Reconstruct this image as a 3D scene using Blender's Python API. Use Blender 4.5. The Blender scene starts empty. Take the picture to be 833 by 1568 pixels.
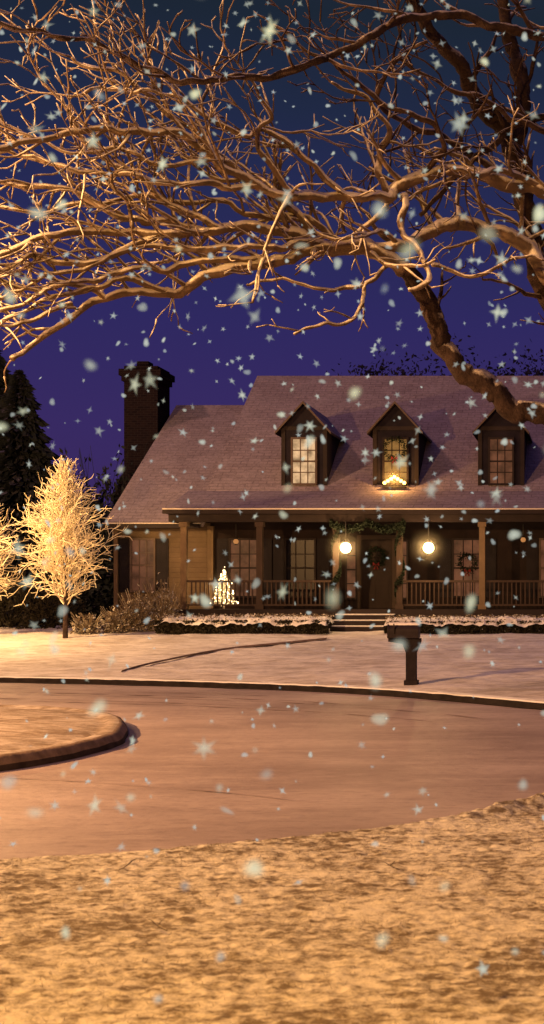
import bpy, math, random
from mathutils import Vector, noise, Matrix
R = random.Random(7)
scene = bpy.context.scene
F = 2025.0; CX = 900.0; HY = 915.0; CH = 1.7

# ------------------------------------------------------------------ helpers
def W(px, py, Y):
    return Vector(((px - CX) * Y / F, Y, CH + (HY - py) * Y / F))

class MB:
    def __init__(s): s.v = []; s.f = []; s.m = []; s.a = None
    def quad(s, a, b, c, d, m=0):
        i = len(s.v); s.v += [tuple(a), tuple(b), tuple(c), tuple(d)]
        s.f.append((i, i+1, i+2, i+3)); s.m.append(m)
    def tri(s, a, b, c, m=0):
        i = len(s.v); s.v += [tuple(a), tuple(b), tuple(c)]
        s.f.append((i, i+1, i+2)); s.m.append(m)
    def box(s, x0, x1, y0, y1, z0, z1, m=0):
        i = len(s.v)
        s.v += [(x0,y0,z0),(x1,y0,z0),(x1,y1,z0),(x0,y1,z0),(x0,y0,z1),(x1,y0,z1),(x1,y1,z1),(x0,y1,z1)]
        for q in ((0,3,2,1),(4,5,6,7),(0,1,5,4),(1,2,6,5),(2,3,7,6),(3,0,4,7)):
            s.f.append(tuple(i+k for k in q)); s.m.append(m)
    def prism(s, poly, axis, a, b, m=0):
        def mk(p, t):
            if axis == 'x': return (t, p[0], p[1])
            if axis == 'y': return (p[0], t, p[1])
            return (p[0], p[1], t)
        i = len(s.v); n = len(poly)
        s.v += [mk(p, a) for p in poly] + [mk(p, b) for p in poly]
        s.f.append(tuple(range(i, i+n))); s.m.append(m)
        s.f.append(tuple(range(i+2*n-1, i+n-1, -1))); s.m.append(m)
        for k in range(n):
            k2 = (k+1) % n
            s.f.append((i+k, i+n+k, i+n+k2, i+k2)); s.m.append(m)
    def tube(s, pts, rad, sides=6, m=0, cap=True, lump=0):
        i0 = len(s.v); n = len(pts)
        prev = None
        for k in range(n):
            if k == 0: t = pts[1]-pts[0]
            elif k == n-1: t = pts[-1]-pts[-2]
            else: t = pts[k+1]-pts[k-1]
            if t.length < 1e-7: t = Vector((0,0,1))
            t.normalize()
            if prev is None:
                ref = Vector((0,0,1)) if abs(t.z) < .9 else Vector((1,0,0))
                u = t.cross(ref).normalized()
            else:
                u = prev - t*prev.dot(t)
                if u.length < 1e-6: u = t.orthogonal()
                u.normalize()
            prev = u; w = t.cross(u)
            for j in range(sides):
                a = 2*math.pi*j/sides
                rr = rad[k]
                if lump: rr *= 1+lump*noise.noise(Vector((math.cos(a)*1.6, math.sin(a)*1.6+pts[k].x*2.2, k*.45+pts[k].z)))
                s.v.append(tuple(pts[k] + (u*math.cos(a)+w*math.sin(a))*rr))
        for k in range(n-1):
            for j in range(sides):
                j2 = (j+1) % sides
                s.f.append((i0+k*sides+j, i0+k*sides+j2, i0+(k+1)*sides+j2, i0+(k+1)*sides+j)); s.m.append(m)
        if cap:
            s.f.append(tuple(i0+j for j in reversed(range(sides)))); s.m.append(m)
            s.f.append(tuple(i0+(n-1)*sides+j for j in range(sides))); s.m.append(m)
    def obj(s, name, mats, parent=None, smooth=False, fix=False):
        me = bpy.data.meshes.new(name); me.from_pydata(s.v, [], s.f)
        for mt in mats: me.materials.append(mt)
        me.polygons.foreach_set("material_index", s.m)
        if smooth: me.polygons.foreach_set("use_smooth", [True]*len(s.f))
        if fix:
            import bmesh
            b = bmesh.new(); b.from_mesh(me); bmesh.ops.recalc_face_normals(b, faces=b.faces); b.to_mesh(me); b.free()
        me.update()
        o = bpy.data.objects.new(name, me); scene.collection.objects.link(o)
        if parent: o.parent = parent
        return o

def empty(name):
    e = bpy.data.objects.new(name, None); scene.collection.objects.link(e); return e

def interp(tab, x):
    if x <= tab[0][0]: return tab[0][1]
    for (a, b), (c, d) in zip(tab, tab[1:]):
        if x <= c:
            t = (x-a)/(c-a); return b+(d-b)*t
    return tab[-1][1]

def catmull(pts, sub=6):
    out = []
    P = [pts[0]] + list(pts) + [pts[-1]]
    for i in range(1, len(P)-2):
        p0, p1, p2, p3 = P[i-1], P[i], P[i+1], P[i+2]
        for k in range(sub):
            t = k/sub
            out.append(0.5*((2*p1)+(p2-p0)*t+(2*p0-5*p1+4*p2-p3)*t*t+(3*p1-p0-3*p2+p3)*t**3))
    out.append(Vector(pts[-1])); return out

def lin(c):
    return tuple(((x/255)/12.92 if x/255 <= .04045 else ((x/255+.055)/1.055)**2.4) for x in c)

# ------------------------------------------------------------------ materials
class NT:
    def __init__(s, name):
        s.m = bpy.data.materials.new(name); s.m.use_nodes = True
        s.n = s.m.node_tree.nodes; s.l = s.m.node_tree.links
        s.b = s.n["Principled BSDF"]; s.o = s.n["Material Output"]
        s.b.inputs['Specular IOR Level'].default_value = .12
    def new(s, t, **k):
        x = s.n.new(t)
        for a, b in k.items(): setattr(x, a, b)
        return x
    def link(s, a, b): s.l.new(a, b)
    def noise(s, scale, detail=4, rough=.55, coord='Object', vec_scale=None):
        tc = s.new('ShaderNodeTexCoord'); n = s.new('ShaderNodeTexNoise')
        n.inputs['Scale'].default_value = scale; n.inputs['Detail'].default_value = detail; n.inputs['Roughness'].default_value = rough
        if vec_scale:
            mp = s.new('ShaderNodeMapping'); mp.inputs['Scale'].default_value = vec_scale
            s.link(tc.outputs[coord], mp.inputs['Vector']); s.link(mp.outputs[0], n.inputs['Vector'])
        else: s.link(tc.outputs[coord], n.inputs['Vector'])
        return n.outputs['Fac']
    def ramp(s, fac, stops):
        r = s.new('ShaderNodeValToRGB'); e = r.color_ramp.elements
        while len(e) < len(stops): e.new(.5)
        for x, (p, c) in zip(e, stops):
            x.position = p; x.color = (*c, 1) if len(c) == 3 else c
        s.link(fac, r.inputs[0]); return r.outputs[0]
    def mix(s, fac, a, b):
        m = s.new('ShaderNodeMix', data_type='RGBA')
        if isinstance(fac, (int, float)): m.inputs[0].default_value = fac
        else: s.link(fac, m.inputs[0])
        for k, v in ((6, a), (7, b)):
            if isinstance(v, tuple): m.inputs[k].default_value = (*v, 1)
            else: s.link(v, m.inputs[k])
        return m.outputs[2]
    def math(s, op, a, b=0.0, clamp=False):
        m = s.new('ShaderNodeMath', operation=op); m.use_clamp = clamp
        for k, v in ((0, a), (1, b)):
            if isinstance(v, (int, float)): m.inputs[k].default_value = v
            else: s.link(v, m.inputs[k])
        return m.outputs[0]
    def bump(s, h, strength=.5, dist=.02, prev=None):
        b = s.new('ShaderNodeBump'); b.inputs['Strength'].default_value = strength; b.inputs['Distance'].default_value = dist
        s.link(h, b.inputs['Height'])
        if prev: s.link(prev, b.inputs['Normal'])
        s.link(b.outputs[0], s.b.inputs['Normal']); return b.outputs[0]
    def color(s, c):
        if isinstance(c, tuple): s.b.inputs['Base Color'].default_value = (*c, 1)
        else: s.link(c, s.b.inputs['Base Color'])
    def rough(s, r): s.b.inputs['Roughness'].default_value = r

def simple(name, c, var=.3, scale=3, rough=.8, bump=0, bscale=30):
    t = NT(name)
    f = t.noise(scale, 5)
    t.color(t.ramp(f, [(.3, tuple(x*(1-var) for x in c)), (.7, tuple(min(1, x*(1+var)) for x in c))]))
    t.rough(rough)
    if bump: t.bump(t.noise(bscale, 4), bump, .02)
    return t.m

def emis(name, c, s, var=None):
    t = NT(name); t.color((0.02, 0.02, 0.02))
    t.b.inputs['Emission Color'].default_value = (*c, 1); t.b.inputs['Emission Strength'].default_value = s
    if var:
        f = t.noise(var, 3); t.link(t.ramp(f, [(.3, tuple(x*.25 for x in c)), (.65, c)]), t.b.inputs['Emission Color'])
    return t.m

def snow_ground(name, snow, grass, amt, sc=9, bstr=.8, lo=.3, hi=.6, vs=(.45,1,1), bd=.05):
    t = NT(name)
    f1 = t.noise(sc, 8, .75, vec_scale=vs)
    f2 = t.noise(sc*.12, 4, .55)
    f = t.math('ADD', t.math('MULTIPLY', f1, .72), t.math('MULTIPLY', f2, .28))
    m = t.ramp(f, [(lo, (1,)*3), (hi, (0,)*3)])
    fac = t.math('MULTIPLY', m, amt)
    t.color(t.mix(fac, snow, grass)); t.rough(.85)
    b = t.bump(t.noise(sc*.9, 8, .75, vec_scale=vs), bstr, bd)
    t.bump(t.noise(sc*6, 5, .7), bstr*.6, .012, b)
    return t.m

def snowcap(name, base, snow=(.8,.8,.82), t0=.1, t1=.5, bias=.35, nsc=5, rime=0.0, bvar=6, bs=.7, bd=.02, bsc=25, shift=0):
    t = NT(name)
    g = t.new('ShaderNodeNewGeometry'); sp = t.new('ShaderNodeSeparateXYZ')
    t.link(g.outputs['Normal'], sp.inputs[0])
    n = t.noise(nsc, 4, .6)
    f = t.math('ADD', t.math('ADD', sp.outputs['Z'], shift), t.math('MULTIPLY', t.math('SUBTRACT', n, .5), bias*3))
    m = t.ramp(f, [(max(0,t0), (rime,)*3), (t1, (1,)*3)])
    n2 = t.noise(bvar, 5)
    bc = t.ramp(n2, [(.3, tuple(x*.6 for x in base)), (.7, tuple(x*1.5 for x in base))])
    t.color(t.mix(m, bc, snow)); t.rough(.85)
    t.bump(t.noise(bsc, 5, .7), bs, bd)
    return t.m

M = {}
M['snow_fg'] = snow_ground('snow_grass_near', (.80,.72,.58), (.12,.075,.04), .88, 12, 1.0, .43, .55, (.7,1,1), .03)
M['snow_lawn'] = snow_ground('snow_lawn', (.72,.66,.63), (.22,.155,.11), .6, 3.2, .8, .40, .57)
M['snow'] = simple('snow_clean', (.72,.69,.68), .08, 4, .85, .4, 12)
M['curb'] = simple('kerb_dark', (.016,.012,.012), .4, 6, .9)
M['gutter'] = simple('gutter_dark', (.05,.035,.03), .5, 5, .9, .5, 20)  # dark brown strip at the foot of kerb and island
M['edge'] = simple('path_edge', (.22,.15,.11), .4, 5, .9, .5, 20)
M['track'] = simple('tyre_track', (.27,.20,.19), .25, 2, .8, .4, 12)
t = NT('road_snow')
f = t.noise(.35, 4, .5); f2 = t.noise(14, 6, .7, vec_scale=(.4, 1, 1)); f3 = t.noise(1.2, 5, .6, vec_scale=(.25, 1, 1)); f4 = t.noise(3.5, 6, .7, vec_scale=(.3, 1, 1))
c = t.ramp(f, [(.35, (.28,.215,.205)), (.65, (.43,.34,.325))])
c = t.mix(t.math('MULTIPLY', t.ramp(f3, [(.40, (1,)*3), (.56, (0,)*3)]), .35), c, (.20,.145,.14))
c = t.mix(t.math('MULTIPLY', t.ramp(f4, [(.50, (0,)*3), (.62, (1,)*3)]), .3), c, (.52,.42,.39))
c = t.mix(t.math('MULTIPLY', t.ramp(f2, [(.35, (1,)*3), (.5, (0,)*3)]), .45), c, (.16,.12,.12))
t.color(c); t.rough(.5); t.b.inputs['Specular IOR Level'].default_value = .3
b = t.bump(f2, .6, .02); t.bump(f3, .5, .05, b); M['road'] = t.m
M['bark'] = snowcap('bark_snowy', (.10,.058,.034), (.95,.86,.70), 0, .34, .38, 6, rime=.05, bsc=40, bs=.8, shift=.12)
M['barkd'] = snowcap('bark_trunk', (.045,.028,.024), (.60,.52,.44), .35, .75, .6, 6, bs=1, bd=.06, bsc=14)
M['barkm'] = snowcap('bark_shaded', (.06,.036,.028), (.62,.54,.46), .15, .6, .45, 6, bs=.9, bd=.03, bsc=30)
M['rime'] = snowcap('rimed_twigs', (.34,.23,.12), (.93,.85,.64), 0, .3, .3, 3, rime=.55)
M['pine'] = snowcap('pine_needles', (.014,.016,.020), (.10,.09,.13), .75, 1.0, .25, 1.5)
M['far'] = simple('far_trees', (.022,.019,.040), .4, .8, .95)
M['shrub'] = snowcap('shrub_leaves', (.12,.08,.045), (.8,.74,.62), .25, .7, .3, 3, rime=.1)
M['hedge'] = simple('hedge_leaves', (.03,.026,.018), .6, 8, .9)
M['wreath'] = simple('evergreen', (.016,.022,.014), .6, 20, .9)
M['bow'] = simple('red_bow', (.12,.012,.012), .2, 20, .6)
t = NT('siding')
tc = t.new('ShaderNodeTexCoord'); sp = t.new('ShaderNodeSeparateXYZ'); t.link(tc.outputs['Object'], sp.inputs[0])
saw = t.math('FRACT', t.math('MULTIPLY', sp.outputs['Z'], 6.5))
n = t.noise(1.5, 5)
t.color(t.mix(t.ramp(saw, [(.0, (.6,)*3), (.12, (0,)*3)]), t.ramp(n, [(.3, (.09,.062,.04)), (.7, (.13,.09,.058))]), (.05,.03,.02)))
t.bump(saw, .5, .02); t.rough(.8); M['siding'] = t.m
t = NT('snowy_shingles')
tc = t.new('ShaderNodeTexCoord'); sp = t.new('ShaderNodeSeparateXYZ'); t.link(tc.outputs['Object'], sp.inputs[0])
cb = t.new('ShaderNodeCombineXYZ'); t.link(sp.outputs['X'], cb.inputs[0]); t.link(t.math('MULTIPLY', sp.outputs['Z'], 1.7), cb.inputs[1])
br = t.new('ShaderNodeTexBrick'); t.link(cb.outputs[0], br.inputs['Vector'])
br.inputs['Scale'].default_value = 1; br.inputs['Brick Width'].default_value = .42; br.inputs['Row Height'].default_value = .17
br.inputs['Mortar Size'].default_value = .014; br.inputs['Mortar Smooth'].default_value = .4
br.inputs['Color1'].default_value = (.31,.245,.27,1); br.inputs['Color2'].default_value = (.23,.18,.20,1); br.inputs['Mortar'].default_value = (.11,.085,.095,1)
n = t.noise(1.1, 6, .65); n2 = t.noise(9, 5, .7)
c = t.mix(t.ramp(n, [(.35, (.1,)*3), (.65, (.7,)*3)]), br.outputs['Color'], (.36,.30,.33))
c = t.mix(t.math('MULTIPLY', t.ramp(n2, [(.35, (1,)*3), (.55, (0,)*3)]), .5), c, (.14,.11,.12))
t.color(c); t.rough(.85)
b = t.bump(br.outputs['Color'], .5, .03); t.bump(n2, .5, .04, b); M['roof'] = t.m
M['trim'] = simple('trim_tan', (.15,.10,.06), .15, 3, .6)
M['trimdark'] = simple('trim_dark', (.025,.017,.017), .2, 3, .6)
M['snowtrim'] = simple('gutter_snow', (.6,.52,.45), .1, 3, .8)
M['shutter'] = simple('shutter', (.015,.011,.015), .2, 3, .6)
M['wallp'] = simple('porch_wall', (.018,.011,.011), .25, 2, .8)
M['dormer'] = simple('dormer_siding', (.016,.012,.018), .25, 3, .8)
M['frame'] = simple('sash', (.022,.015,.016), .1, 3, .6)
M['sashl'] = simple('sash_light', (.10,.07,.06), .1, 3, .6)
t = NT('dark_glass'); t.color((.006,.005,.009)); t.rough(.3); t.b.inputs['Specular IOR Level'].default_value = .15; M['glass'] = t.m
M['lit'] = emis('lit_pane', (1.0,.62,.32), .9, 3.5)
M['litdim'] = emis('dim_pane', (.9,.32,.16), .16, 2.5)
M['litgold'] = emis('gold_pane', (1.0,.48,.12), .35, 2.5)
M['door'] = simple('door', (.02,.010,.009), .2, 4, .5)
t = NT('chimney_brick')
tc = t.new('ShaderNodeTexCoord'); sp = t.new('ShaderNodeSeparateXYZ'); t.link(tc.outputs['Object'], sp.inputs[0])
cb = t.new('ShaderNodeCombineXYZ'); t.link(t.math('ADD', sp.outputs['X'], sp.outputs['Y']), cb.inputs[0]); t.link(sp.outputs['Z'], cb.inputs[1])
br = t.new('ShaderNodeTexBrick'); t.link(cb.outputs[0], br.inputs['Vector']); br.inputs['Scale'].default_value = 1
br.inputs['Brick Width'].default_value = .22; br.inputs['Row Height'].default_value = .08; br.inputs['Mortar Size'].default_value = .008
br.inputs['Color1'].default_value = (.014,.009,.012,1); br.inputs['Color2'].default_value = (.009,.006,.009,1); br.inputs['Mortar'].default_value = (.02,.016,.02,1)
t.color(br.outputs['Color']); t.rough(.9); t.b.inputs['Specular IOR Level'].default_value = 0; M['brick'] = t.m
M['bulb'] = emis('warm_bulb', (1,.74,.34), 30)
M['bulbs'] = emis('string_bulb', (1,.70,.34), 9)
M['gold'] = emis('gold_bulb', (1,.55,.1), 9)
M['dimbulb'] = emis('dim_bulb', (1,.40,.12), .5)
M['metal'] = simple('black_metal', (.025,.022,.022), .2, 5, .4)
M['post'] = simple('mailbox_wood', (.014,.010,.013), .3, 8, .7, .4, 20)
M['mbox'] = simple('mailbox_metal', (.020,.014,.018), .2, 8, .45)
M['grass'] = simple('dry_grass', (.13,.08,.04), .4, 3, .9)
def halo(name, dens):  # added ball of scattering air, makes a glow around a lamp
    t = NT(name); t.n.remove(t.b)
    tc = t.new('ShaderNodeTexCoord'); vm = t.new('ShaderNodeVectorMath', operation='DISTANCE')
    t.link(tc.outputs['Generated'], vm.inputs[0]); vm.inputs[1].default_value = (.5,.5,.5)
    k = t.math('SUBTRACT', 1.0, t.math('MULTIPLY', vm.outputs['Value'], 2.0), True)
    k = t.math('MULTIPLY', t.math('POWER', k, 1.6), dens)
    v = t.new('ShaderNodeVolumeScatter'); v.inputs['Color'].default_value = (1,.90,.70,1)
    t.link(k, v.inputs['Density'])
    t.link(v.outputs[0], t.o.inputs['Volume']); return t.m
M['halo'] = halo('lamp_halo', .16)

# ------------------------------------------------------------------ terrain
FAR = [(-90,27.6),(-20,27.2),(-11.8,26.5),(-9.6,25.9),(-7.4,25.1),(-5.4,24.2),(-3.4,22.9),(-2,21.5),(-.65,19.9),(1,18.4),(4,17),(12,16),(90,15.5)]
NEAR = [(-90,3),(-20,5.5),(-8,7.3),(-3.72,8.4),(-2.25,9.1),(-1.43,9.67),(-.75,10.2),(-.3,10.9),(1,11.4),(5,11.6),(90,11.6)]
def smooth_tab(tab, w=.9):
    def f(x): return sum(interp(tab, x+w*k/4) for k in range(-4, 5))/9
    return f
farY = smooth_tab(FAR, 1.2); nearY = smooth_tab(NEAR, .5)
def lawn_z(x, y):
    yc = farY(x)
    if y < 37.5: return .12 + max(0, (y-yc))/(37.5-yc)*.68
    return .80
def hit(px, py):
    Y = 26.0
    for _ in range(60):
        X = (px-CX)*Y/F
        Yn = (CH-lawn_z(X, Y))*F/(py-HY); Y = .5*Y+.5*Yn
    X = (px-CX)*Y/F
    return X, Y, lawn_z(X, Y)

def lsp(a, b, n): return [a+(b-a)*i/n for i in range(n)]
def N3(x, y, z=0): return noise.noise(Vector((x, y, z)))

def grid(name, xs, rows, fn, mat):
    vs = []; nx = len(xs); nr = len(rows)
    for r in rows:
        for x in xs: vs.append(fn(x, r))
    fs = [(j*nx+i, j*nx+i+1, (j+1)*nx+i+1, (j+1)*nx+i) for j in range(nr-1) for i in range(nx-1)]
    me = bpy.data.meshes.new(name); me.from_pydata(vs, [], fs); me.materials.append(mat)
    me.polygons.foreach_set("use_smooth", [True]*len(fs)); me.update()
    if me.polygons[0].normal.z < 0: me.flip_normals()
    o = bpy.data.objects.new(name, me); scene.collection.objects.link(o); return o

g = MB(); g.quad((-900,-400,-.08),(900,-400,-.08),(900,1500,-.08),(-900,1500,-.08)); g.obj('ground', [M['snow_lawn']])
xs = lsp(-90,-18,24)+lsp(-18,4,110)+lsp(4,90,24)+[90]
grid('road', xs, lsp(0,1,40)+[1], lambda x, r: (x, (nearY(x)-.3)*(1-r)+(farY(x)+.05)*r, .004*N3(x*.9, r*20)), M['road'])
def far_fn(x, r):
    y0 = farY(x)+.10
    y = y0+(40-y0)*r if r <= 1 else 40+(r-1)*260
    z = lawn_z(x, y)
    if r <= 1:
        z += (.035*N3(x*.5, y*.5)+.022*N3(x*2.1, y*2.1, 3)+.014*N3(x*6, y*6, 7))*min(1, .4+r*8)
    return (x, y, z)
xs = lsp(-90,-18,24)+lsp(-18,4,230)+lsp(4,90,24)+[90]
grid('snowy_lawn', xs, lsp(0,1,130)+[1,1.05,1.3,2], far_fn, M['snow_lawn'])
def near_fn(x, r):
    y = nearY(x)-r
    e = min(1, r/.35); e = e*e*(3-2*e)
    z = -.02+.10*e
    if r < 9:
        z += e*(.05*N3(x*.35, y*.35)+.008*N3(x*2.5, y*3.5, 2)+.010*N3(x*9, y*12, 5)+.013*N3(x*21, y*26, 9))
        z += .09*math.exp(-((x+.35)**2/.30+(r-.25)**2/.05))*(1+.8*N3(x*7, y*7, 4))
    return (x, y, z)
xs = lsp(-90,-8,20)+lsp(-8,-5,40)+lsp(-5,.6,270)+lsp(.6,6,40)+lsp(6,90,20)+[90]
grid('foreground_lawn', xs, lsp(0,.5,26)+lsp(.5,7,270)+lsp(7,60,20)+[60], near_fn, M['snow_fg'])

xs = lsp(-90,-18,24)+lsp(-18,4,160)+lsp(4,90,24)+[90]
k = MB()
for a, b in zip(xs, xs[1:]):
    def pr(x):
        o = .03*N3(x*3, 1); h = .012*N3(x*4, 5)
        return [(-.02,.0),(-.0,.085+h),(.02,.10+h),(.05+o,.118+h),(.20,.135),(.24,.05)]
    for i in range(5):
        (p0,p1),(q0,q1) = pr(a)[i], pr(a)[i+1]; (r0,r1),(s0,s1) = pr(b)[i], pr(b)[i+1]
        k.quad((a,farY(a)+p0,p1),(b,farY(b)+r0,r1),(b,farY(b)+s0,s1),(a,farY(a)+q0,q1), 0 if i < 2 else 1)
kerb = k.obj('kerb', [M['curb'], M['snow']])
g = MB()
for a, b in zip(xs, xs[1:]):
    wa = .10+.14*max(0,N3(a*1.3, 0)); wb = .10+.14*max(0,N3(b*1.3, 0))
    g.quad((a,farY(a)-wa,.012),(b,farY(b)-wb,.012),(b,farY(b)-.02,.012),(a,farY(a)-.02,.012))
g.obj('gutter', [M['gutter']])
g = MB()
for off, w, x0, x1, ph in ((2.3,.14,-16,-3,0),(2.7,.10,-16,-1,3),(3.6,.12,-16,-4.5,5),(4.0,.12,-16,-2,8),(1.5,.1,-16,-5,2),(5.3,.1,-16,-6.5,21),(5.6,.08,-16,-6.5,25),(12.9,.045,-6,-2,14)):
    n = 90
    for i in range(n):
        a = x0+(x1-x0)*i/n; b = x0+(x1-x0)*(i+1)/n
        def q(x, s):
            o = off*(1-.02*(x+8)) if off < 6 else off
            base = farY(x) if off < 6 else 25.5-.25*(x+6)-.05*(x+6)**2
            ww = w*max(0,.35+1.2*N3(x*2, ph))*min(1, (x-x0)*1.5+.02, (x1-x)*1.5+.02)
            return (x, base-o+.12*N3(x*.7, ph)+s*ww, .0085)
        g.quad(q(a,-.5), q(b,-.5), q(b,.5), q(a,.5))
g.obj('tyre_tracks', [M['track']])

isl = [(-9,19.3),(-7.4,18.9),(-6.4,17.9),(-5.65,16.3),(-5.35,14.7),(-5.75,12.9),(-7,11.8),(-9,11.4),(-13,12.6),(-14.5,15.5),(-13,18.2)]
P = [Vector((a,b,0)) for a, b in isl]; Pc = P[-1:]+P+P[:2]
loop = []
for i in range(1, len(P)+1):
    p0,p1,p2,p3 = Pc[i-1],Pc[i],Pc[i+1],Pc[(i+2)] if i+2 < len(Pc) else P[1]
    for kk in range(10):
        tt = kk/10; loop.append(0.5*((2*p1)+(p2-p0)*tt+(2*p0-5*p1+4*p2-p3)*tt*tt+(3*p1-p0-3*p2+p3)*tt**3))
cen = Vector((-9.6,15.4,0)); g = MB(); n = len(loop)
def irow(s_, z): return [Vector((cen.x+(p.x-cen.x)*s_, cen.y+(p.y-cen.y)*s_, z)) for p in loop]
def ins(d, z): return [Vector((p.x, p.y, z))+(Vector((cen.x,cen.y,z))-Vector((p.x,p.y,z))).normalized()*d for p in loop]
rows = [ins(0,-.01), ins(.015,.06), ins(.06,.125), ins(.12,.145), ins(.24,.145), ins(.30,.12), ins(.38,.13)]
for q in (.85,.7,.55,.4,.25,.1): rows.append(irow(q*.93, .14+.14*(1-q)))
idx = [[] for _ in rows]
for ri, a in enumerate(rows):
    for v in a:
        idx[ri].append(len(g.v))
        dz = (.03*N3(v.x*2,v.y*2)+.015*N3(v.x*6,v.y*6)) if ri > 5 else .014*N3(v.x*3,v.y*3)*(ri > 0)
        dd = .03*N3(v.x*1.7, v.y*1.7, 8)
        g.v.append((v.x+dd, v.y+dd, v.z+dz))
for ri in range(len(rows)-1):
    for i in range(n):
        j = (i+1) % n
        g.f.append((idx[ri][i],idx[ri][j],idx[ri+1][j],idx[ri+1][i])); g.m.append(0 if ri < 1 else (1 if ri < 3 else 2))
M['isl'] = snow_ground('island_snow', (.46,.39,.35), (.14,.09,.055), .8, 5, .9, .42, .58)
g.obj('traffic_island', [M['gutter'], M['edge'], M['isl']], fix=True, smooth=True)

g = MB(); pp = []
for a, b in ((185,1031),(215,1022),(260,1012),(310,1002),(360,994),(430,987),(500,980)):
    x, y, z = hit(a, b); pp.append(Vector((x, y, z)))
pp = catmull(pp, 12)
for i in range(len(pp)-1):
    a, b = pp[i], pp[i+1]
    def w(p): return .06+.06*N3(p.x*3, p.y)
    g.quad(a+Vector((0,-w(a),.015)), b+Vector((0,-w(b),.015)), b+Vector((0,.0,.02)), a+Vector((0,.0,.02)), 0)
    g.quad(a+Vector((0,0,.02)), b+Vector((0,0,.02)), b+Vector((0,.06,.06)), a+Vector((0,.06,.06)), 0)
    g.quad(a+Vector((0,.06,.06)), b+Vector((0,.06,.06)), b+Vector((0,.5,.03)), a+Vector((0,.5,.03)), 1)
g.obj('garden_path', [M['edge'], M['snow_lawn']])

g = MB()
for _ in range(18000):
    x = R.uniform(-4.6,.5); r = R.uniform(.2,6.2)
    cl = N3(x*2.2, r*3.5, 1)
    if cl < R.uniform(-.25,.35): continue
    v = Vector(near_fn(x, r)); h = R.uniform(.006,.024); a = R.uniform(0,6.28); w = .002
    d = Vector((math.cos(a),math.sin(a),0)); tip = v+Vector((R.uniform(-.025,.025),R.uniform(-.02,.02),h))
    g.tri(v-d*w-Vector((0,0,.004)), v+d*w-Vector((0,0,.004)), tip)
g.obj('grass_tufts', [M['grass']])
g = MB()
for (x, r) in ((-2.75,1.1),(-2.0,3.0),(-1.1,2.2),(-.9,4.2)):
    v = Vector(near_fn(x, r)); a = R.uniform(0,3)
    p = [v+Vector((math.cos(a)*k_*.03, math.sin(a)*k_*.03, .02+.012*k_+.008*R.random())) for k_ in range(5)]
    g.tube(p, [.004,.004,.0035,.003,.002], 5)
    g.tube([p[2], p[2]+Vector((.03,-.02,.03))], [.003,.0015], 4)
g.obj('fallen_twigs', [M['barkd']])

# ------------------------------------------------------------------ house
H = empty('porch_house')
wall = MB()
Yw = 40.3
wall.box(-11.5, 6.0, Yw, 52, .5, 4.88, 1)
wall.box(-14.4, -11.5, Yw+.01, 53, .5, 3.97, 0)
wall.prism([(Yw+.3,3.95),(53.2,3.95),(47,8.42)], 'x', -14.4, -11.6, 0)
wall.prism([(Yw+.2,4.86),(52.4,4.86),(46.4,9.3)], 'x', -11.45, 5.9, 0)
wall.obj('walls', [M['siding'], M['wallp']], H, fix=True)
roof = MB()
def slab(y0,z0,y1,z1,xa,xb,th=.14):
    roof.prism([(y0,z0),(y1,z1),(y1,z1-th),(y0,z0-th)], 'x', xa, xb, 0)
slab(40.3,4.97,46.5,9.5,-11.62,6.1); slab(46.5,9.5,52.7,4.97,-11.62,6.1)
slab(37.95,4.25,40.29,4.96,-12.15,6.3,.10)
slab(40.0,3.98,47,8.54,-14.62,-11.63); slab(47,8.54,54,3.98,-14.62,-11.63)
roof.prism([(37.97,4.2),(40.28,4.85),(40.28,4.1),(37.97,4.1)],'x',-12.1,-12.02,1)
roof.obj('roof', [M['roof'], M['trim']], H, fix=True)
tr = MB()
tr.box(-12.17,6.3,37.82,37.94,4.10,4.215,1)
tr.box(-12.17,6.3,37.80,37.96,4.218,4.255,3)
tr.box(-12.05,6.2,38.0,38.25,3.88,4.12,1)
tr.box(-12.05,6.2,38.26,40.25,4.05,4.10,1)
tr.box(-12.05,-11.9,38.26,40.28,3.88,4.04,1)
tr.box(-14.64,-11.7,39.86,39.98,3.80,3.92,1)
tr.box(-14.64,-11.7,39.85,39.99,3.925,3.95,3)
tr.box(-12.1,6.2,37.95,40.28,1.15,1.36,1)
tr.box(-12.0,6.1,38.1,40.25,.5,1.14,1)
for i, cx in enumerate((-11.63,-9.45,-7.25,-5.42,-3.04,-.7,1.7,4.0)):
    m = 0 if i in (0,4) else 4  # same columns; brighter and dimmer lighting put into two trim colours
    tr.box(cx-.085,cx+.085,38.03,38.2,1.37,3.875,m)
    tr.box(cx-.12,cx+.12,38.0,38.235,1.362,1.5,m); tr.box(cx-.12,cx+.12,37.99,38.24,3.74,3.87,m)
tr.box(-11.55,-11.38,40.15,40.29,1.37,3.87,0)
tr.box(-14.42,-14.3,40.22,40.305,.5,3.8,0)
M['trimmid'] = simple('trim_mid', (.05,.032,.025), .15, 3, .6)
tr.obj('porch_and_trim', [M['trim'], M['trimdark'], M['frame'], M['snowtrim'], M['trimmid']], H, fix=True)
rl = MB()
for a, b in ((-11.54,-9.54),(-9.36,-7.34),(-5.33,-3.13),(-2.95,-.79),(-.61,1.6)):
    rl.box(a,b,38.07,38.15,2.14,2.20); rl.box(a,b,38.08,38.14,1.46,1.51)
    n = int((b-a)/.125)
    for i in range(1, n):
        x = a+(b-a)*i/n; rl.box(x-.018,x+.018,38.09,38.13,1.511,2.139)
rl.obj('railing', [M['trimmid']], H)
st = MB()
for i in range(3):
    y1 = 37.94-.33*i; z = 1.2-.16*i
    st.box(-7.2,-5.5,y1-.33,y1,.5,z,0); st.box(-7.18,-5.52,y1-.32,y1-.02,z+.002,z+.035,1)
st.obj('steps', [M['trimdark'], M['snow']], H)

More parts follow.
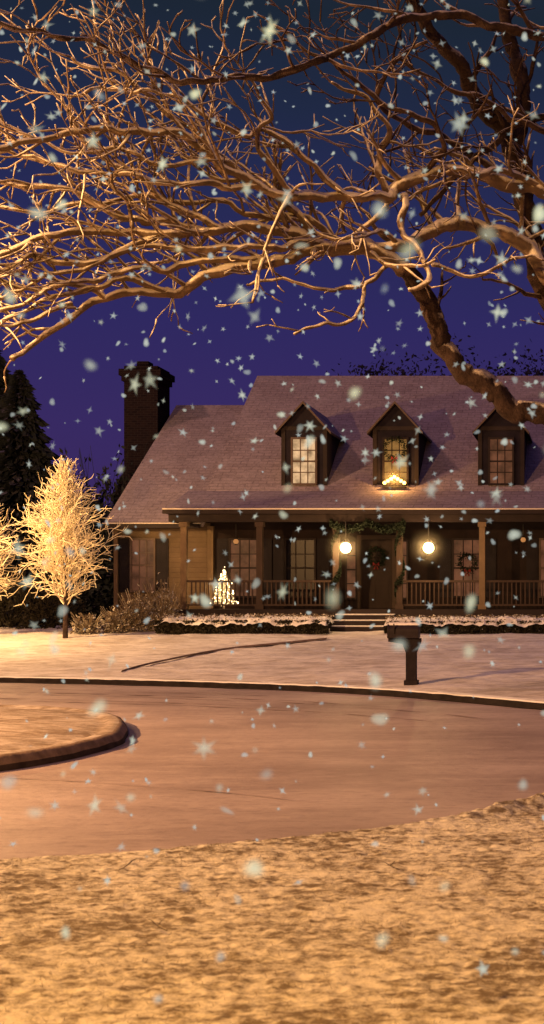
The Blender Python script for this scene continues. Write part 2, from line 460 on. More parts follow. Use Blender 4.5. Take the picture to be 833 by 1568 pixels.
def window(mb, cx, w, z0, z1, y, cols, rows_, pane, fr, sh=0):
    mb.box(cx-w/2,cx+w/2,y-.02,y-.005,z0,z1,pane)
    f = .06
    mb.box(cx-w/2-f,cx-w/2,y-.07,y-.004,z0-f,z1+f,fr); mb.box(cx+w/2,cx+w/2+f,y-.07,y-.004,z0-f,z1+f,fr)
    mb.box(cx-w/2,cx+w/2,y-.069,y-.004,z1,z1+f,fr); mb.box(cx-w/2-.04,cx+w/2+.04,y-.10,y-.072,z0-f,z0,fr)
    mb.box(cx-w/2,cx+w/2,y-.071,y-.004,z0-f,z0,fr)
    zm = (z0+z1)/2
    mb.box(cx-w/2,cx+w/2,y-.055,y-.021,zm-.025,zm+.025,fr)
    for i in range(1, cols):
        x = cx-w/2+w*i/cols; mb.box(x-.015,x+.015,y-.04,y-.0212,z0,z1,fr)
    for i in range(1, rows_):
        z = z0+(z1-z0)*i/rows_
        if abs(z-zm) > .03: mb.box(cx-w/2,cx+w/2,y-.038,y-.0214,z-.015,z+.015,fr)
    if sh:
        for sx in (-1, 1):
            a = cx+sx*(w/2+f+.02); b = a+sx*sh; lo, hi = min(a,b), max(a,b)
            mb.box(lo,hi,y-.03,y-.003,z0-.05,z1+.05,5)
            k = int((z1-z0)/.07)
            for i in range(k):
                z = z0+(z1-z0)*i/k; mb.box(lo+.04,hi-.04,y-.045,y-.031,z+.01,z+.045,5)
wmats = [M['glass'], M['lit'], M['litdim'], M['frame'], M['sashl'], M['shutter'], M['door'], M['trimmid'], M['litgold']]
wn = MB()
window(wn,-13.55,.66,1.92,3.45,Yw+.01,3,4,2,4,.36)
window(wn,-10.45,.85,1.75,3.45,Yw,3,4,2,3,.36)
window(wn,-8.75,.85,1.75,3.45,Yw,3,4,0,3,.36)
window(wn,-3.65,.85,1.75,3.45,Yw,3,4,2,3,.36)
window(wn,-1.0,.85,1.75,3.45,Yw,3,4,2,4,.36)
window(wn,1.6,.85,1.75,3.45,Yw,3,4,2,4,.36)
wn.box(-6.9,-5.95,Yw-.03,Yw-.004,1.37,3.45,6)
for z in (1.55,2.5):
    for x in (-6.8,-6.38): wn.box(x,x+.33,Yw-.045,Yw-.031,z,z+.75,6)
wn.box(-7.02,-6.905,Yw-.08,Yw-.003,1.37,3.6,7); wn.box(-5.945,-5.83,Yw-.08,Yw-.003,1.37,3.6,7); wn.box(-6.9,-5.95,Yw-.08,Yw-.003,3.47,3.6,7)
for cx in (-7.2,-5.65): window(wn,cx,.26,1.7,3.4,Yw,1,4,2,3)
wn.obj('windows_and_door', wmats, H)

dm = MB(); dw = MB()
yD = 40.55; s = F/yD
def roofY(z): return 40.3+(z-4.97)*(6.2/4.53)
for idx_, (pl, pr_, pane) in enumerate(((432,500,1),(572,640,8),(733,802,2))):
    xl = (pl-CX)/s; xr = (pr_-CX)/s; cx = (xl+xr)/2; ze = 6.95; zp = 7.70
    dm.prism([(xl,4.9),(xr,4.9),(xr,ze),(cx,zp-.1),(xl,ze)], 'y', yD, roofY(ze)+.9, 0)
    o = .17; sl = (zp-ze)/((xr-xl)/2)
    for sgn in (-1, 1):
        xe = cx+sgn*((xr-xl)/2+o); zee = zp-sl*((xr-xl)/2+o)
        yb1 = roofY(zp)+.25; yb2 = roofY(zee)+.25
        a=(xe,yD-.22,zee); b=(cx,yD-.22,zp); c=(cx,yb1,zp); d=(xe,yb2,zee)
        dm.quad(a,b,c,d,1)
        dn = lambda p: (p[0],p[1],p[2]-.08)
        dm.quad(dn(a),dn(b),dn(c),dn(d),2); dm.quad(a,b,dn(b),dn(a),3); dm.quad(a,d,dn(d),dn(a),2)
    dm.box(xl-.02,xl+.10,yD-.03,yD-.002,4.97,ze,2); dm.box(xr-.10,xr+.02,yD-.03,yD-.002,4.97,ze,2)
    dm.box(xl+.10,xr-.10,yD-.03,yD-.002,ze-.12,ze,2)
    dm.box(xl-.03,xr+.03,yD-.06,yD-.031,4.93,5.0,4)
    window(dw,cx,.68,5.2,6.55,yD,3,4,pane,4 if idx_ == 0 else 3)
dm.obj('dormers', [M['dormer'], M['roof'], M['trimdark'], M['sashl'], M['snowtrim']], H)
dw.obj('dormer_windows', wmats, H)
ch = MB()
ch.box(-15.85,-14.70,45.2,46.5,.5,9.1); ch.box(-15.92,-14.63,45.13,46.57,9.1,9.28); ch.box(-15.99,-14.56,45.06,46.64,9.281,9.5)
ch.box(-15.85,-14.70,45.2,46.5,9.501,9.62); ch.box(-15.55,-15.15,45.6,46.1,9.621,9.85)
ch.prism([(-16.2,.5),(-14.45,.5),(-14.45,5.2),(-14.70,6.0),(-15.85,6.0),(-16.2,5.2)],'y',45.15,46.55)
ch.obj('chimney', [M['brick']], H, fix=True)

def leafq(mb, p, s_, m=0, d=None):
    if d is None: d = Vector((R.gauss(0,1),R.gauss(0,1),R.gauss(0,1)))
    d = d.normalized(); u = d.orthogonal().normalized()
    u = Matrix.Rotation(R.uniform(0,6.28),3,d) @ u
    mb.quad(p-d*s_, p+u*s_*.45, p+d*s_, p-u*s_*.45, m)

def wreath(name, cx, y, cz, rad):
    g = MB()
    for i in range(420):
        a = R.uniform(0,6.283); rr = rad+R.gauss(0,.045)
        leafq(g, Vector((cx+math.cos(a)*rr, y-.08+R.gauss(0,.025), cz+math.sin(a)*rr)), .04)
    for sx in (-1,1):
        g.tri((cx,y-.15,cz-rad),(cx+sx*.10,y-.16,cz-rad+.07),(cx+sx*.10,y-.15,cz-rad-.05),1)
        g.tri((cx,y-.15,cz-rad),(cx+sx*.03,y-.16,cz-rad-.16),(cx+sx*.08,y-.15,cz-rad-.15),1)
    return g.obj(name, [M['wreath'], M['bow']])
wreath('christmas_wreath',-5.9,yD-.06,6.25,.30)
wreath('christmas_wreath.001',-6.42,Yw-.05,2.95,.24)
wreath('christmas_wreath.002',-3.65,Yw-.08,2.75,.24)
g = MB()
for i in range(2600):
    x = R.uniform(-7.4,-5.25); ph = (x+7.4)/2.15
    z = 3.86-.20*math.sin(math.pi*((ph*2)%1))+R.gauss(0,.05)
    leafq(g, Vector((x, 37.97+R.gauss(0,.04), z)), .05)
for cx in (-7.25,-5.42):
    for i in range(900):
        z = R.uniform(1.5,3.8); a = z*5+R.gauss(0,.4)
        leafq(g, Vector((cx+math.cos(a)*.13, 38.11+math.sin(a)*.13, z)), .045)
g.obj('porch_garland', [M['wreath']])

def lightpt(name, loc, power, col, size=.05, parent=None):
    l = bpy.data.lights.new(name, 'POINT'); l.energy = power; l.color = col; l.shadow_soft_size = size
    o = bpy.data.objects.new(name, l); o.location = loc; scene.collection.objects.link(o)
    if parent: o.parent = parent
    return o
def ball(mb, c, r, m=0, seg=10, rings=7):
    i0 = len(mb.v)
    for j in range(rings+1):
        th = math.pi*j/rings
        for i in range(seg):
            a = 2*math.pi*i/seg
            mb.v.append((c[0]+r*math.sin(th)*math.cos(a), c[1]+r*math.sin(th)*math.sin(a), c[2]+r*math.cos(th)))
    for j in range(rings):
        for i in range(seg):
            i2 = (i+1) % seg
            mb.f.append((i0+j*seg+i, i0+(j+1)*seg+i, i0+(j+1)*seg+i2, i0+j*seg+i2)); mb.m.append(m)
def haloball(e, c, r):
    b = MB(); ball(b, c, r, 0, 24, 16); b.obj('lamp_halo',[M['halo']],e,smooth=True)

def lantern(name, x, y, z, s_=1.0, power=14, bm='bulb', ly=-.26):
    e = empty(name); g = MB()
    g.tube([Vector((x,y,z+.18*s_)),Vector((x,y,3.87))],[.012,.012],6,0)
    g.tube([Vector((x,y,z+.11*s_)),Vector((x,y,z+.17*s_)),Vector((x,y,z+.22*s_))],[.12*s_,.08*s_,.02],8,0)
    g.tube([Vector((x,y,z-.17*s_)),Vector((x,y,z-.12*s_))],[.04*s_,.08*s_],8,0)
    g.obj('cage', [M['metal']], e)
    b = MB(); ball(b,(x,y,z),.125*s_,0,16,12); b.obj('bulb',[M[bm]],e,smooth=True)
    if power:
        lightpt('lamp',(x,y+ly,z),power,(1,.60,.24),.05,e)
        haloball(e,(x,y+ly,z),.62)
lantern('porch_lantern',-6.92,37.8,3.12,1.2,130)
lantern('porch_lantern.001',-4.55,37.8,3.12,1.2,130)
lantern('porch_lantern.002',-10.35,38.9,3.35,.6,0,'dimbulb')
lantern('porch_lantern.003',-1.9,38.9,3.4,.6,0,'dimbulb')
e = empty('candle_light'); g = MB()
g.box(-6.25,-5.55,yD-.30,yD-.12,5.05,5.10)
for i in range(7):
    x = -6.2+i*.1; g.tube([Vector((x,yD-.2,5.1)),Vector((x,yD-.2,5.17+.06*(3-abs(i-3))))],[.012,.012],6)
g.obj('stand',[M['metal']],e); g = MB()
for i in range(7): ball(g,(-6.2+i*.1,yD-.2,5.20+.06*(3-abs(i-3))),.055)
g.obj('bulbs',[M['gold']],e); lightpt('lamp',(-5.9,yD-.42,5.32),80,(1,.50,.12),.05,e); haloball(e,(-5.9,yD-.42,5.32),.5)
e = empty('christmas_tree'); g = MB(); bx, by = -10.66, 38.75
for i in range(2600):
    h = R.random()**1.3; rr = .34*(1-h)*R.uniform(.6,1.05); a = R.uniform(0,6.28)
    leafq(g, Vector((bx+rr*math.cos(a),by+rr*math.sin(a),1.5+h*1.05)), .045, 0, Vector((math.cos(a),math.sin(a),-.4)))
g.tube([Vector((bx,by,1.37)),Vector((bx,by,2.4))],[.03,.01],6,1); g.obj('boughs',[M['shrub'],M['bark']],e)
g = MB()
for i in range(150):
    h = R.random()**1.1; rr = (.38*(1-h)+.02)*R.uniform(.55,1.15); a = R.uniform(0,6.28); ball(g,(bx+rr*math.cos(a),by+rr*math.sin(a),1.5+h*1.0+R.gauss(0,.03)),R.uniform(.012,.030),0,6,4)
g.obj('string_lights',[M['bulbs']],e); lightpt('lamp',(bx,by-.5,2.0),45,(1,.62,.26),.2,e); haloball(e,(bx,by-.5,2.0),.6)

# ------------------------------------------------------------------ hedges / shrubs
def hedge(name, x0, x1, y0, y1, h):
    e = empty(name); g = MB()
    for i in range(int((x1-x0)*2400)):
        x = R.uniform(x0,x1); y = R.uniform(y0,y1); z = lawn_z(x,y)+R.uniform(0,h)
        w = .06*N3(x*3,y*3)
        if R.random() < .75: y = y0+abs(R.gauss(0,.05))-w
        leafq(g, Vector((x,y,z)), .04)
    g.obj('leaves',[M['hedge']],e)
    s_ = MB(); nx = int((x1-x0)/.06); ny = 9
    def f(i,j):
        x = x0+(x1-x0)*i/nx; y = y0-.05+(y1-y0+.1)*j/ny
        ed = min(i, nx-i)/3; ed2 = min(j, ny-j)/2
        k_ = min(1,ed)*min(1,ed2)
        return (x, y+.08*N3(x*4,3), lawn_z(x,y)+h+.01+.07*k_**.5+.09*N3(x*2.6,y*3)+.05*N3(x*8,y*8)-(.07+.08*abs(N3(x*5,9)) if k_ == 0 else 0))
    for i in range(nx):
        for j in range(ny): s_.quad(f(i,j),f(i+1,j),f(i+1,j+1),f(i,j+1))
    s_.obj('snow',[M['snow']],e,smooth=True)
    g = MB()
    for i in range(int((x1-x0)*260)):
        x = R.uniform(x0,x1); y = R.uniform(y0-.03,y1); leafq(g, Vector((x,y,lawn_z(x,y)+h+R.uniform(0,.16))), .035)
    g.obj('twigs',[M['shrub']],e)
hedge('hedge',-11.75,-7.05,35.9,36.8,.34)
hedge('hedge.001',-5.5,3.5,35.7,36.5,.32)
def shrub(name, lobes, n, mat, ls=.05):
    g = MB()
    for (x,y,rx,rz) in lobes:
        z0 = lawn_z(x,y)
        for _ in range(n):
            d = Vector((R.gauss(0,1),R.gauss(0,1),abs(R.gauss(0,1)))).normalized()
            q = R.uniform(.5,1.1)*(1+.45*N3(d.x*3+x,d.y*3,d.z*3))
            leafq(g, Vector((x+d.x*rx*q, y+d.y*rx*q, z0+d.z*rz*q)), ls*R.uniform(.5,1.2), 0, d+Vector((R.gauss(0,.6),R.gauss(0,.6),R.gauss(0,.6))))
        for _ in range(40):
            a = R.uniform(0,6.28); g.tube([Vector((x,y,z0)),Vector((x+math.cos(a)*rx*1.1,y+math.sin(a)*rx*1.1,z0+rz*R.uniform(.5,1.2)))],[.012,.006],4)
    return g.obj(name,[mat])
shrub('snowy_shrub',[(-13.0,36.6,.42,.62),(-12.5,36.8,.5,1.0),(-11.95,37.2,.5,1.25)],1700,M['shrub'])
shrub('snowy_shrub.001',[(-13.7,36.2,.4,.5)],1100,M['shrub'])
shrub('snowy_shrub.002',[(-16.6,43,1.2,4.8),(-15.6,43.6,1.0,5.0)],2600,M['pine'],.12)
shrub('snowy_shrub.003',[(-15.6,38.5,.9,1.3),(-17,39,1.0,1.6)],1500,M['hedge'],.08)

# ------------------------------------------------------------------ mailbox
e = empty('mailbox'); mx, my = -3.12, 23.4; mz = .12
g = MB()
g.box(mx-.09,mx+.09,my-.08,my+.08,mz,mz+.62)
g.prism([(mx-.09,mz+.6),(mx+.09,mz+.6),(mx+.17,mz+.80),(mx+.17,mz+.86),(mx-.40,mz+.86),(mx-.40,mz+.80),(mx-.15,mz+.76)],'y',my-.075,my+.075)
g.box(mx-.12,mx+.12,my-.11,my+.11,mz,mz+.12)
g.obj('post',[M['post']],e,fix=True)
g = MB(); pr = [(-.13,.0),(.13,.0)]+[(.13*math.cos(a),.12+.13*math.sin(a)) for a in [math.pi*i/10 for i in range(11)]]
g.prism([(my+p[0],mz+.865+p[1]) for p in pr],'x',mx-.39,mx+.14)
g.prism([(my+p[0]*1.06,mz+.862+p[1]*1.04) for p in pr],'x',mx-.41,mx-.38)
g.box(mx-.30,mx-.28,my-.15,my-.135,mz+.95,mz+1.12)
g.obj('box',[M['mbox']],e,fix=True)
g = MB(); n = 14
for i in range(n):
    for j in range(6):
        def f(i,j):
            a = math.pi*(.30+.40*j/6); x = mx-.40+.55*i/n; r = .133+.022*math.sin(math.pi*j/6)*(1 if 0 < i < n else .3)+.006*N3(x*20,j)
            return (x, my+r*math.cos(a), mz+.985+r*math.sin(a))
        g.quad(f(i,j),f(i+1,j),f(i+1,j+1),f(i,j+1))
g.obj('snow',[M['snow']],e,smooth=True)

# ------------------------------------------------------------------ big oak
tree = empty('oak_tree'); T = MB(); TD = MB(); TM = MB()
def grow(mb, p, d, L, r, lvl, maxl, seg=.13, up=.02, left=.03, rmin=.012, jit=.18):
    n = max(3, int(L/seg)); pts = [p.copy()]; rad = [r]; d = d.normalized(); cur = p.copy()
    kids = []
    curl = Vector((R.gauss(0,.05),R.gauss(0,.05),R.gauss(0,.05)))
    for i in range(n):
        d = (d+curl+Vector((R.gauss(0,jit)-left, R.gauss(0,jit*.8), R.gauss(0,jit)+up))).normalized()
        cur = cur+d*(L/n)*R.uniform(.8,1.2); t = (i+1)/n
        pts.append(cur.copy()); rad.append(max(rmin*.6, r*(1-.6*t))*R.uniform(.85,1.18))
        if lvl < maxl and i > 0 and R.random() < (.55 if lvl == 1 else .42): kids.append((cur.copy(), d.copy(), r*(1-.6*t), t))
    mb.tube(pts, rad, 6 if r > .02 else 4, 0)
    for (c, dd, rr, t) in kids:
        side = dd.cross(Vector((R.gauss(0,1),R.gauss(0,1),R.gauss(0,1)))).normalized()
        nd = dd*R.uniform(.5,1)+side*R.uniform(.5,.9)
        grow(mb, c, nd, L*R.uniform(.35,.6)*(1-.3*t), max(rmin, rr*R.uniform(.5,.75)), lvl+1, maxl, seg, up, left, rmin, jit)
def mainb(spec, r0, r1, kid=.5, kl=(.7,1.7), dark=False, maxl=3, krange=(0,1), kup=.2, up=.03, shade=False):
    pts = catmull([W(a,b,c) for a,b,c in spec], 8); n = len(pts)
    pts = [p+Vector((N3(p.x*1.5,p.z*1.5,1),N3(p.x*1.5,p.z*1.5,5),N3(p.x*1.5,p.z*1.5,9)))*.13+Vector((N3(p.x*4,p.z*4,1),N3(p.x*4,p.z*4,5),N3(p.x*4,p.z*4,9)))*.07 for p in pts]
    rad = [(r0+(r1-r0)*(i/(n-1)))*(1+.25*N3(i*.6,r0*30)) for i in range(n)]
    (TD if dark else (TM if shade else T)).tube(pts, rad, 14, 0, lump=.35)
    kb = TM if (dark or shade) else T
    acc = 0
    for i in range(1, n):
        t = i/n; acc += (pts[i]-pts[i-1]).length
        if krange[0] <= t <= krange[1] and acc > kid*R.uniform(.5,1.3):
            acc = 0; d = (pts[i]-pts[i-1]).normalized()
            side = Vector((R.gauss(0,.5),R.gauss(0,.8),R.choice([-1,1,1])*R.uniform(.4,1)+kup)).normalized()
            rr = rad[i]
            grow(kb, pts[i], d*R.uniform(.5,1)+side*.8, R.uniform(*kl), min(.045, max(.018, rr*.55)), 1, maxl, rmin=.013, up=up)
tx, ty = 1.15, 20.6
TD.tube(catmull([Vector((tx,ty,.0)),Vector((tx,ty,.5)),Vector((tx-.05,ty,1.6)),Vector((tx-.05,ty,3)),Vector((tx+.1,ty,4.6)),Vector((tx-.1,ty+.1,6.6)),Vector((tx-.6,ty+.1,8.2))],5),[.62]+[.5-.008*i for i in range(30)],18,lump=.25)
mainb([(1010,800,20.6),(920,690,20.4),(833,640,20.2),(770,612,20.1),(715,575,20),(685,540,20),(665,500,19.9),(650,455,19.8),(620,410,19.6)],.19,.12,9,dark=True)
low = dict(kl=(.5,1.2), kup=.3, up=.06)
mainb([(620,412,19.6),(575,385,19.4),(520,378,19.2),(470,385,19),(410,402,18.7),(340,415,18.4),(250,440,18.1),(160,462,17.8),(90,500,17.5),(20,548,17.2)],.12,.035,.36,krange=(.3,1),**low)
mainb([(1010,360,20.5),(920,320,20.3),(833,295,20.1),(765,275,19.8),(700,262,19.5),(645,275,19.2),(600,296,19),(530,300,18.7),(450,300,18.3),(390,285,18),(330,245,17.6),(260,205,17.2),(170,195,16.8),(60,215,16.4),(-60,240,16)],.12,.03,.34)
mainb([(1030,520,20.6),(910,470,20.5),(833,418,20.4),(795,375,20.3),(740,345,20),(690,346,19.8),(610,372,19.5),(540,385,19.3),(480,372,19),(420,352,18.6),(340,352,18.2),(250,362,17.8),(150,345,17.4),(60,365,17),(-60,400,16.6)],.14,.035,.34,up=.04)
mainb([(1000,90,19.5),(900,60,19),(833,50,18.7),(760,35,18.4),(680,22,18.1),(600,38,17.8),(530,75,17.5),(450,112,17.2),(370,125,16.9),(300,118,16.7),(230,95,16.5),(160,68,16.3),(80,55,16),(-40,30,15.8)],.07,.022,.6,dark=True,kl=(.5,1.5),maxl=3)
mainb([(1000,560,20.6),(900,520,20.7),(835,450,20.7),(812,340,20.6),(790,230,20.4),(740,160,20),(700,95,19.6),(650,30,19.2),(600,-60,19)],.22,.07,1.0,dark=True,kl=(.6,1.4),maxl=2)
mainb([(790,230,20.4),(800,120,20.4),(770,40,20.2),(790,-60,20)],.14,.07,1.0,dark=True,kl=(.6,1.4),maxl=2)
mainb([(640,278,19.2),(680,220,19),(640,180,18.8),(590,160,18.6),(540,120,18.3),(480,80,18),(420,40,17.8)],.05,.018,.5,shade=True)
mainb([(600,296,19),(575,250,18.9),(585,200,18.7),(560,150,18.5),(500,130,18.2)],.06,.02,.45)
mainb([(765,275,19.8),(700,220,19.6),(630,195,19.4),(580,150,19.2),(600,100,19),(660,60,18.8)],.06,.02,.6,shade=True)
mainb([(480,372,19),(430,310,18.7),(380,270,18.4),(320,230,18.1),(280,190,17.8),(235,140,17.5),(180,110,17.2),(110,90,17)],.06,.022,.38)
mainb([(340,352,18.2),(270,320,17.9),(215,270,17.6),(160,240,17.3),(125,195,17.1),(90,150,16.9)],.055,.022,.35)
mainb([(310,355,18.1),(240,340,17.8),(170,325,17.5),(90,290,17.2),(0,285,17),(-50,270,16.8)],.055,.022,.30)
mainb([(250,362,17.8),(170,390,17.5),(100,405,17.2),(40,400,17),(-40,430,16.8)],.055,.025,.34,**low)
mainb([(410,402,18.7),(330,395,18.3),(240,410,17.9),(150,430,17.5),(80,450,17.2),(0,480,17)],.055,.025,.34,**low)
mainb([(450,300,18.3),(400,230,18),(420,180,17.8),(390,120,17.6)],.045,.018,.42)
mainb([(390,285,18),(310,290,17.6),(230,270,17.3),(140,265,17),(40,240,16.8),(-40,235,16.6)],.05,.02,.30)
mainb([(330,245,17.6),(270,250,17.4),(190,225,17.1),(120,235,16.9),(30,205,16.7)],.04,.018,.32)
mainb([(530,300,18.7),(490,255,18.4),(430,215,18.1),(360,200,17.8),(300,150,17.5),(220,130,17.2),(120,150,17)],.05,.02,.4)
mainb([(540,385,19.3),(470,340,19),(400,330,18.6),(300,310,18.2),(200,300,17.8),(90,320,17.4),(-40,330,17)],.055,.022,.30)
mainb([(480,372,18.9),(400,380,18.4),(300,380,18),(200,385,17.6),(80,430,17.2),(-40,470,17)],.055,.022,.34,**low)
mainb([(250,440,18.1),(190,430,17.8),(120,455,17.5),(50,470,17.2),(-30,520,17)],.045,.02,.40,**low)
mainb([(160,462,17.8),(110,440,17.5),(60,450,17.2),(0,430,17),(-40,440,16.8)],.04,.02,.36,**low)
mainb([(120,470,17.7),(70,480,17.5),(20,500,17.2),(-30,500,17)],.035,.018,.40,**low)
mainb([(625,300,19.1),(615,340,19),(640,385,18.9),(658,425,18.8),(625,442,18.7)],.055,.03,1.6,kl=(.2,.5),maxl=1)
mainb([(600,405,19.5),(560,432,19.3),(556,478,19.1),(525,500,18.9),(480,503,18.7),(450,512,18.6)],.036,.018,.5,kl=(.2,.6),maxl=2)
mainb([(560,432,19.3),(500,440,19),(440,430,18.8),(370,438,18.6)],.034,.018,.6,kl=(.2,.7),maxl=1)
mainb([(833,295,20.1),(780,262,19.6),(720,268,19.2),(690,262,19)],.06,.03,.6)
mainb([(660,410,19.7),(720,415,19.5),(780,405,19.4),(833,395,19.3)],.035,.018,.7,kl=(.3,.7),maxl=2)
mainb([(900,150,20),(800,190,19.8),(720,250,19.6),(640,330,19.4)],.06,.03,.8,dark=True,maxl=2)
mainb([(1000,250,20.3),(880,215,20),(800,190,19.7),(730,140,19.4),(680,130,19.2),(600,85,19)],.06,.02,.6,shade=True)
for a, z, L in ((0.3,4.5,4.5),(-.6,5.2,4.5),(1.3,5.8,4.0),(1.9,6.5,3.5),(.6,7,4)):
    p = Vector((tx,ty,z)); d = Vector((math.cos(a),math.sin(a),.45)); grow(T, p, d, L, .11, 1, 3, .3, .01, 0)
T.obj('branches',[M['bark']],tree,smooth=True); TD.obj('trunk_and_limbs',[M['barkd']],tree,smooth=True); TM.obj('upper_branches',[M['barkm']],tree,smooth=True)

def small_tree(name, x, y, h, hw, seed):
    global R
    R = random.Random(seed); g = MB(); z0 = lawn_z(x,y)
    g.tube([Vector((x,y,z0-.1)),Vector((x+.02,y,z0+1)),Vector((x,y,z0+h*.6)),Vector((x,y,z0+h*.97))],[.075,.06,.035,.01],8,1)
    for i in range(230):
        t = (i/230)**.85; zb = z0+.8+(h-1.0)*t*.95; a = i*2.4+R.uniform(-.3,.3)
        prof = interp([(0,.75),(.15,.98),(.35,1),(.6,.72),(.8,.45),(1,.15)],t)
        L = hw*prof*1.25*R.uniform(.6,1.12)
        d = Vector((math.cos(a),math.sin(a),R.uniform(.45,.9)+t*.7))
        grow(g, Vector((x,y,zb)), d, L, .018, 1, 3, .09, .05, 0, .0095, .14)
    g.obj(name,[M['rime'],M['barkd']])
small_tree('ornamental_tree',-13.83,35,5.0,1.15,11)
small_tree('ornamental_tree.001',-16.35,35.3,4.3,1.1,12)
R = random.Random(5)

def conifer(name, x, y, h, r, n):
    g = MB(); z0 = .7
    g.tube([Vector((x,y,z0)),Vector((x,y,z0+h))],[.25,.03],7,0)
    tiers = int(h/.55)
    for _ in range(n):
        t = R.random()**1.4; k_ = (t*tiers) % 1
        rr = r*(1-t)**.7*(1-.35*k_)*(1+.25*N3(t*9, x))*R.random()**.35; a = R.uniform(0,6.283)
        rr *= 1+.3*N3(math.cos(a)*2+x, math.sin(a)*2, t*8)
        d = Vector((math.cos(a),math.sin(a),-.35+R.gauss(0,.25)))
        leafq(g, Vector((x+rr*math.cos(a), y+rr*math.sin(a), z0+h*t-.15*rr)), R.uniform(.12,.30), 0, d)
    return g.obj(name,[M['pine']])
conifer('pine_tree',-20.2,47,9.0,2.6,9000)
conifer('pine_tree.001',-17.9,44.5,4.0,1.6,4000)
conifer('pine_tree.002',-22.5,50,10.5,3,7000)
conifer('pine_tree.003',-18.5,40.5,3.2,1.5,3000)
def round_tree(name, x, y, h, r, n):
    g = MB(); lob = [(R.uniform(-.6,.6)*r, R.uniform(-.5,.5)*r, h*R.uniform(.55,.86), r*R.uniform(.35,.6)) for _ in range(12)]
    g.tube([Vector((x,y,.6)),Vector((x,y,h*.75))],[.35,.1],7)
    for (a,b,c,q) in lob: g.tube([Vector((x,y,h*.35)),Vector((x+a,y+b,c))],[.12,.03],5)
    for _ in range(n):
        a,b,c,q = R.choice(lob); d = Vector((R.gauss(0,1),R.gauss(0,1),R.gauss(0,.8))).normalized()*q*R.random()**.4*(1+.2*R.gauss(0,1))
        leafq(g, Vector((x+a,y+b,c))+d, R.uniform(.06,.15))
    g.obj(name,[M['far']])
round_tree('oak_tree.001',-9.5,60,13.0,4.0,9000)
round_tree('oak_tree.002',-5.2,61,14.2,4.5,10000)
round_tree('oak_tree.003',-1.0,59,14.6,4.5,10000)
round_tree('oak_tree.004',3.2,60,15.0,4.2,6000)
g = MB()
for _ in range(26000):
    x = R.uniform(-75,60); y = R.uniform(66,80); top = 6.5+2.2*N3(x*.12,0)+1.6*N3(x*.5,2)+(5.0 if x > -12 else 0)
    z = R.uniform(.5,top*R.uniform(.7,1.05))
    leafq(g, Vector((x,y,z)), R.uniform(.35,.75))
for _ in range(160):
    x = R.uniform(-75,60); g.tube([Vector((x,70,.5)),Vector((x+R.uniform(-1,1),70,R.uniform(5,7)))],[.2,.04],5)
g.obj('distant_treeline',[M['far']])

def unseen_street_lamp(name, x, y, z0, h, power, col, armdir):
    e = empty(name); g = MB(); ax, ay = armdir
    g.tube([Vector((x,y,z0)),Vector((x,y,z0+.25)),Vector((x,y,z0+.3)),Vector((x,y,z0+h))],[.14,.12,.075,.05],10)
    g.tube(catmull([Vector((x,y,z0+h-.05)),Vector((x+ax*.4,y+ay*.4,z0+h+.22)),Vector((x+ax*1.1,y+ay*1.1,z0+h+.25))],5),[.035]*11,8)
    hx, hy, hz = x+ax*1.35, y+ay*1.35, z0+h+.25
    g.tube([Vector((hx,hy,hz+.12)),Vector((hx,hy,hz+.06)),Vector((hx,hy,hz-.02))],[.06,.2,.24],10)
    g.obj('pole',[M['metal']],e)
    b = MB(); ball(b,(hx,hy,hz-.04),.11); b.obj('bulb',[M['bulb']],e)
    lightpt('lamp',(hx,hy,hz-.28),power,col,.15,e)
unseen_street_lamp('unseen_street_lamp',-14.2,12.2,0.0,5.2,11500,(1.0,.52,.19),(.9,.3))
unseen_street_lamp('unseen_street_lamp.001',-19.0,31.5,.3,5.0,4600,(1.0,.58,.21),(.9,.1))  # added unseen lamp, brightens the small tree and the wing wall
unseen_street_lamp('unseen_street_lamp.002',-3.5,-1.6,.1,5.6,3700,(1.0,.50,.06),(.6,.8))  # added unseen lamp behind the camera, turns the foreground orange

sun = bpy.data.lights.new('sun','SUN'); sun.energy = .80; sun.color = (1,.50,.34); sun.angle = math.radians(3)
so = bpy.data.objects.new('sun',sun); scene.collection.objects.link(so)
so.rotation_euler = Vector((.58,.50,-.62)).to_track_quat('-Z','Y').to_euler()

# ------------------------------------------------------------------ falling snow
R = random.Random(21)
g = MB(); al = []
def flake(p, s_, kind, soft):
    yaw = R.uniform(-.6,.6); pit = R.uniform(-.6,.6)
    rot = Matrix.Rotation(yaw,3,'Z') @ Matrix.Rotation(pit,3,'X') @ Matrix.Rotation(R.uniform(0,6.28),3,'Y')
    i0 = len(g.v); k_ = R.choice([4,5,5,6]); ph = R.random(); sx = R.uniform(.65,1)
    n = 16 if kind else 2*k_
    rs = []
    for i in range(n):
        a = 2*math.pi*i/n
        if kind: r = 1+.18*math.sin(2*a+ph*6)+.08*math.sin(3*a+ph*9)
        else: r = (1+R.uniform(-.3,.15)) if i % 2 == 0 else .42+R.uniform(-.06,.10)
        rs.append((a, r))
    g.v.append(tuple(p)); al.append(soft)
    for q, aa in ((.55,soft*.7),(1.0,0.0)):
        for a, r in rs:
            rr = r*q if (q == 1 or kind) else min(r,.5)*q
            g.v.append(tuple(p+rot@Vector((math.cos(a)*rr*s_*sx,0,math.sin(a)*rr*s_)))); al.append(aa)
    for i in range(n):
        j = (i+1) % n
        g.f.append((i0,i0+1+i,i0+1+j)); g.m.append(0)
        g.f.append((i0+1+i,i0+1+n+i,i0+1+n+j,i0+1+j)); g.m.append(0)
for _ in range(4500):
    p = Vector((R.uniform(-7.5,1.5),R.uniform(1.8,13),R.uniform(.1,8.3)))
    if p.z < 1.6 and R.random() < .5: continue
    kind = R.random() < .3
    flake(p, R.uniform(.014,.046)*(1 if p.y > 3 else .5)*(.75 if kind else 1.1), kind, R.uniform(.4,1.0))
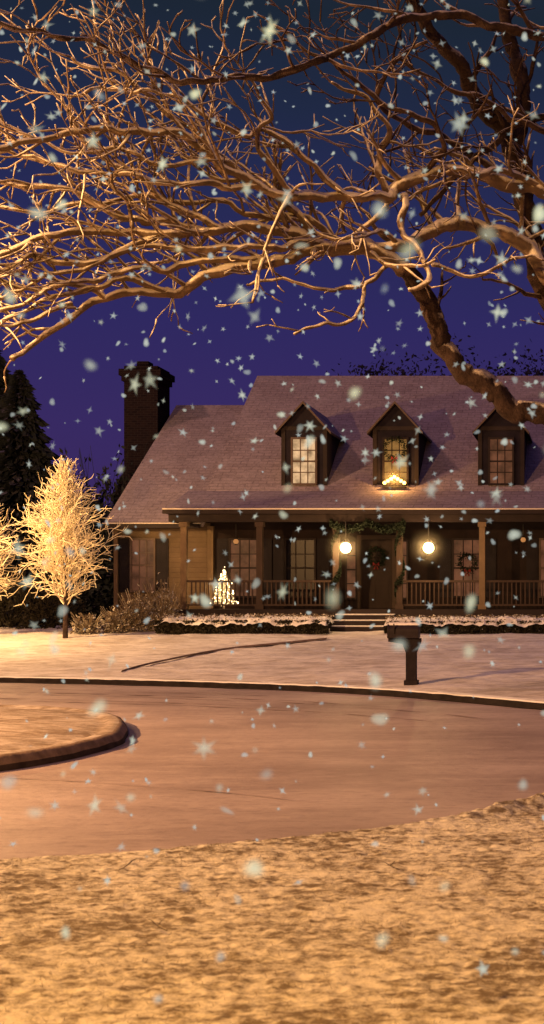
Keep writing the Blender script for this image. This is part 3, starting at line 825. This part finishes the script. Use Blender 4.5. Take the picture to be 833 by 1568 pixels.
for _ in range(360):
    p = Vector((R.uniform(-1.6,1.0),R.uniform(.7,2.4),R.uniform(.8,3.2)))
    flake(p, R.uniform(.006,.015), True, R.uniform(.3,.85))
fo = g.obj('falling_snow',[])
at = fo.data.attributes.new('dens','FLOAT','POINT'); at.data.foreach_set('value', al)
t = NT('falling_snow')
a = t.new('ShaderNodeAttribute'); a.attribute_name = 'dens'
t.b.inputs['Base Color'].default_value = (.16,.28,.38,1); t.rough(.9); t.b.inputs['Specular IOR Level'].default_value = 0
t.b.inputs['Emission Color'].default_value = (.47,.57,.62,1); t.b.inputs['Emission Strength'].default_value = .72  # flakes glow by themselves; cool pale light put into the material
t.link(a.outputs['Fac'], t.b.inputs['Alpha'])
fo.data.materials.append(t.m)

# ------------------------------------------------------------------ world
w = bpy.data.worlds.new('World'); scene.world = w; w.use_nodes = True
nt = w.node_tree; bg = nt.nodes['Background']
tc = nt.nodes.new('ShaderNodeTexCoord'); sp = nt.nodes.new('ShaderNodeSeparateXYZ'); rp = nt.nodes.new('ShaderNodeValToRGB')
nt.links.new(tc.outputs['Generated'], sp.inputs[0]); nt.links.new(sp.outputs['Z'], rp.inputs[0])
cr = rp.color_ramp
stops = [(0.0,(62,40,90)),(.12,(56,42,98)),(.20,(47,41,96)),(.28,(38,42,84)),(.34,(32,41,68)),(.40,(28,38,52)),(1.0,(84,72,128))]
while len(cr.elements) < len(stops): cr.elements.new(.5)
for el, (p, c) in zip(cr.elements, stops): el.position = p; el.color = (*lin(c), 1)
nt.links.new(rp.outputs[0], bg.inputs[0]); bg.inputs[1].default_value = 1.0

# ------------------------------------------------------------------ camera
cam = bpy.data.cameras.new('camera'); co = bpy.data.objects.new('camera',cam); scene.collection.objects.link(co)
co.location = (0,0,CH); co.rotation_euler = (math.pi/2,0,0)
cam.sensor_fit = 'AUTO'; cam.sensor_width = 36; cam.lens = 36*F/1568
cam.shift_x = (416.5-CX)/1568; cam.shift_y = (HY-784)/1568
cam.clip_end = 3000; cam.clip_start = .05
cam.dof.use_dof = True; cam.dof.focus_distance = 28; cam.dof.aperture_fstop = 4.5
scene.camera = co
scene.view_settings.view_transform = 'Standard'; scene.view_settings.look = 'None'; scene.view_settings.exposure = 0
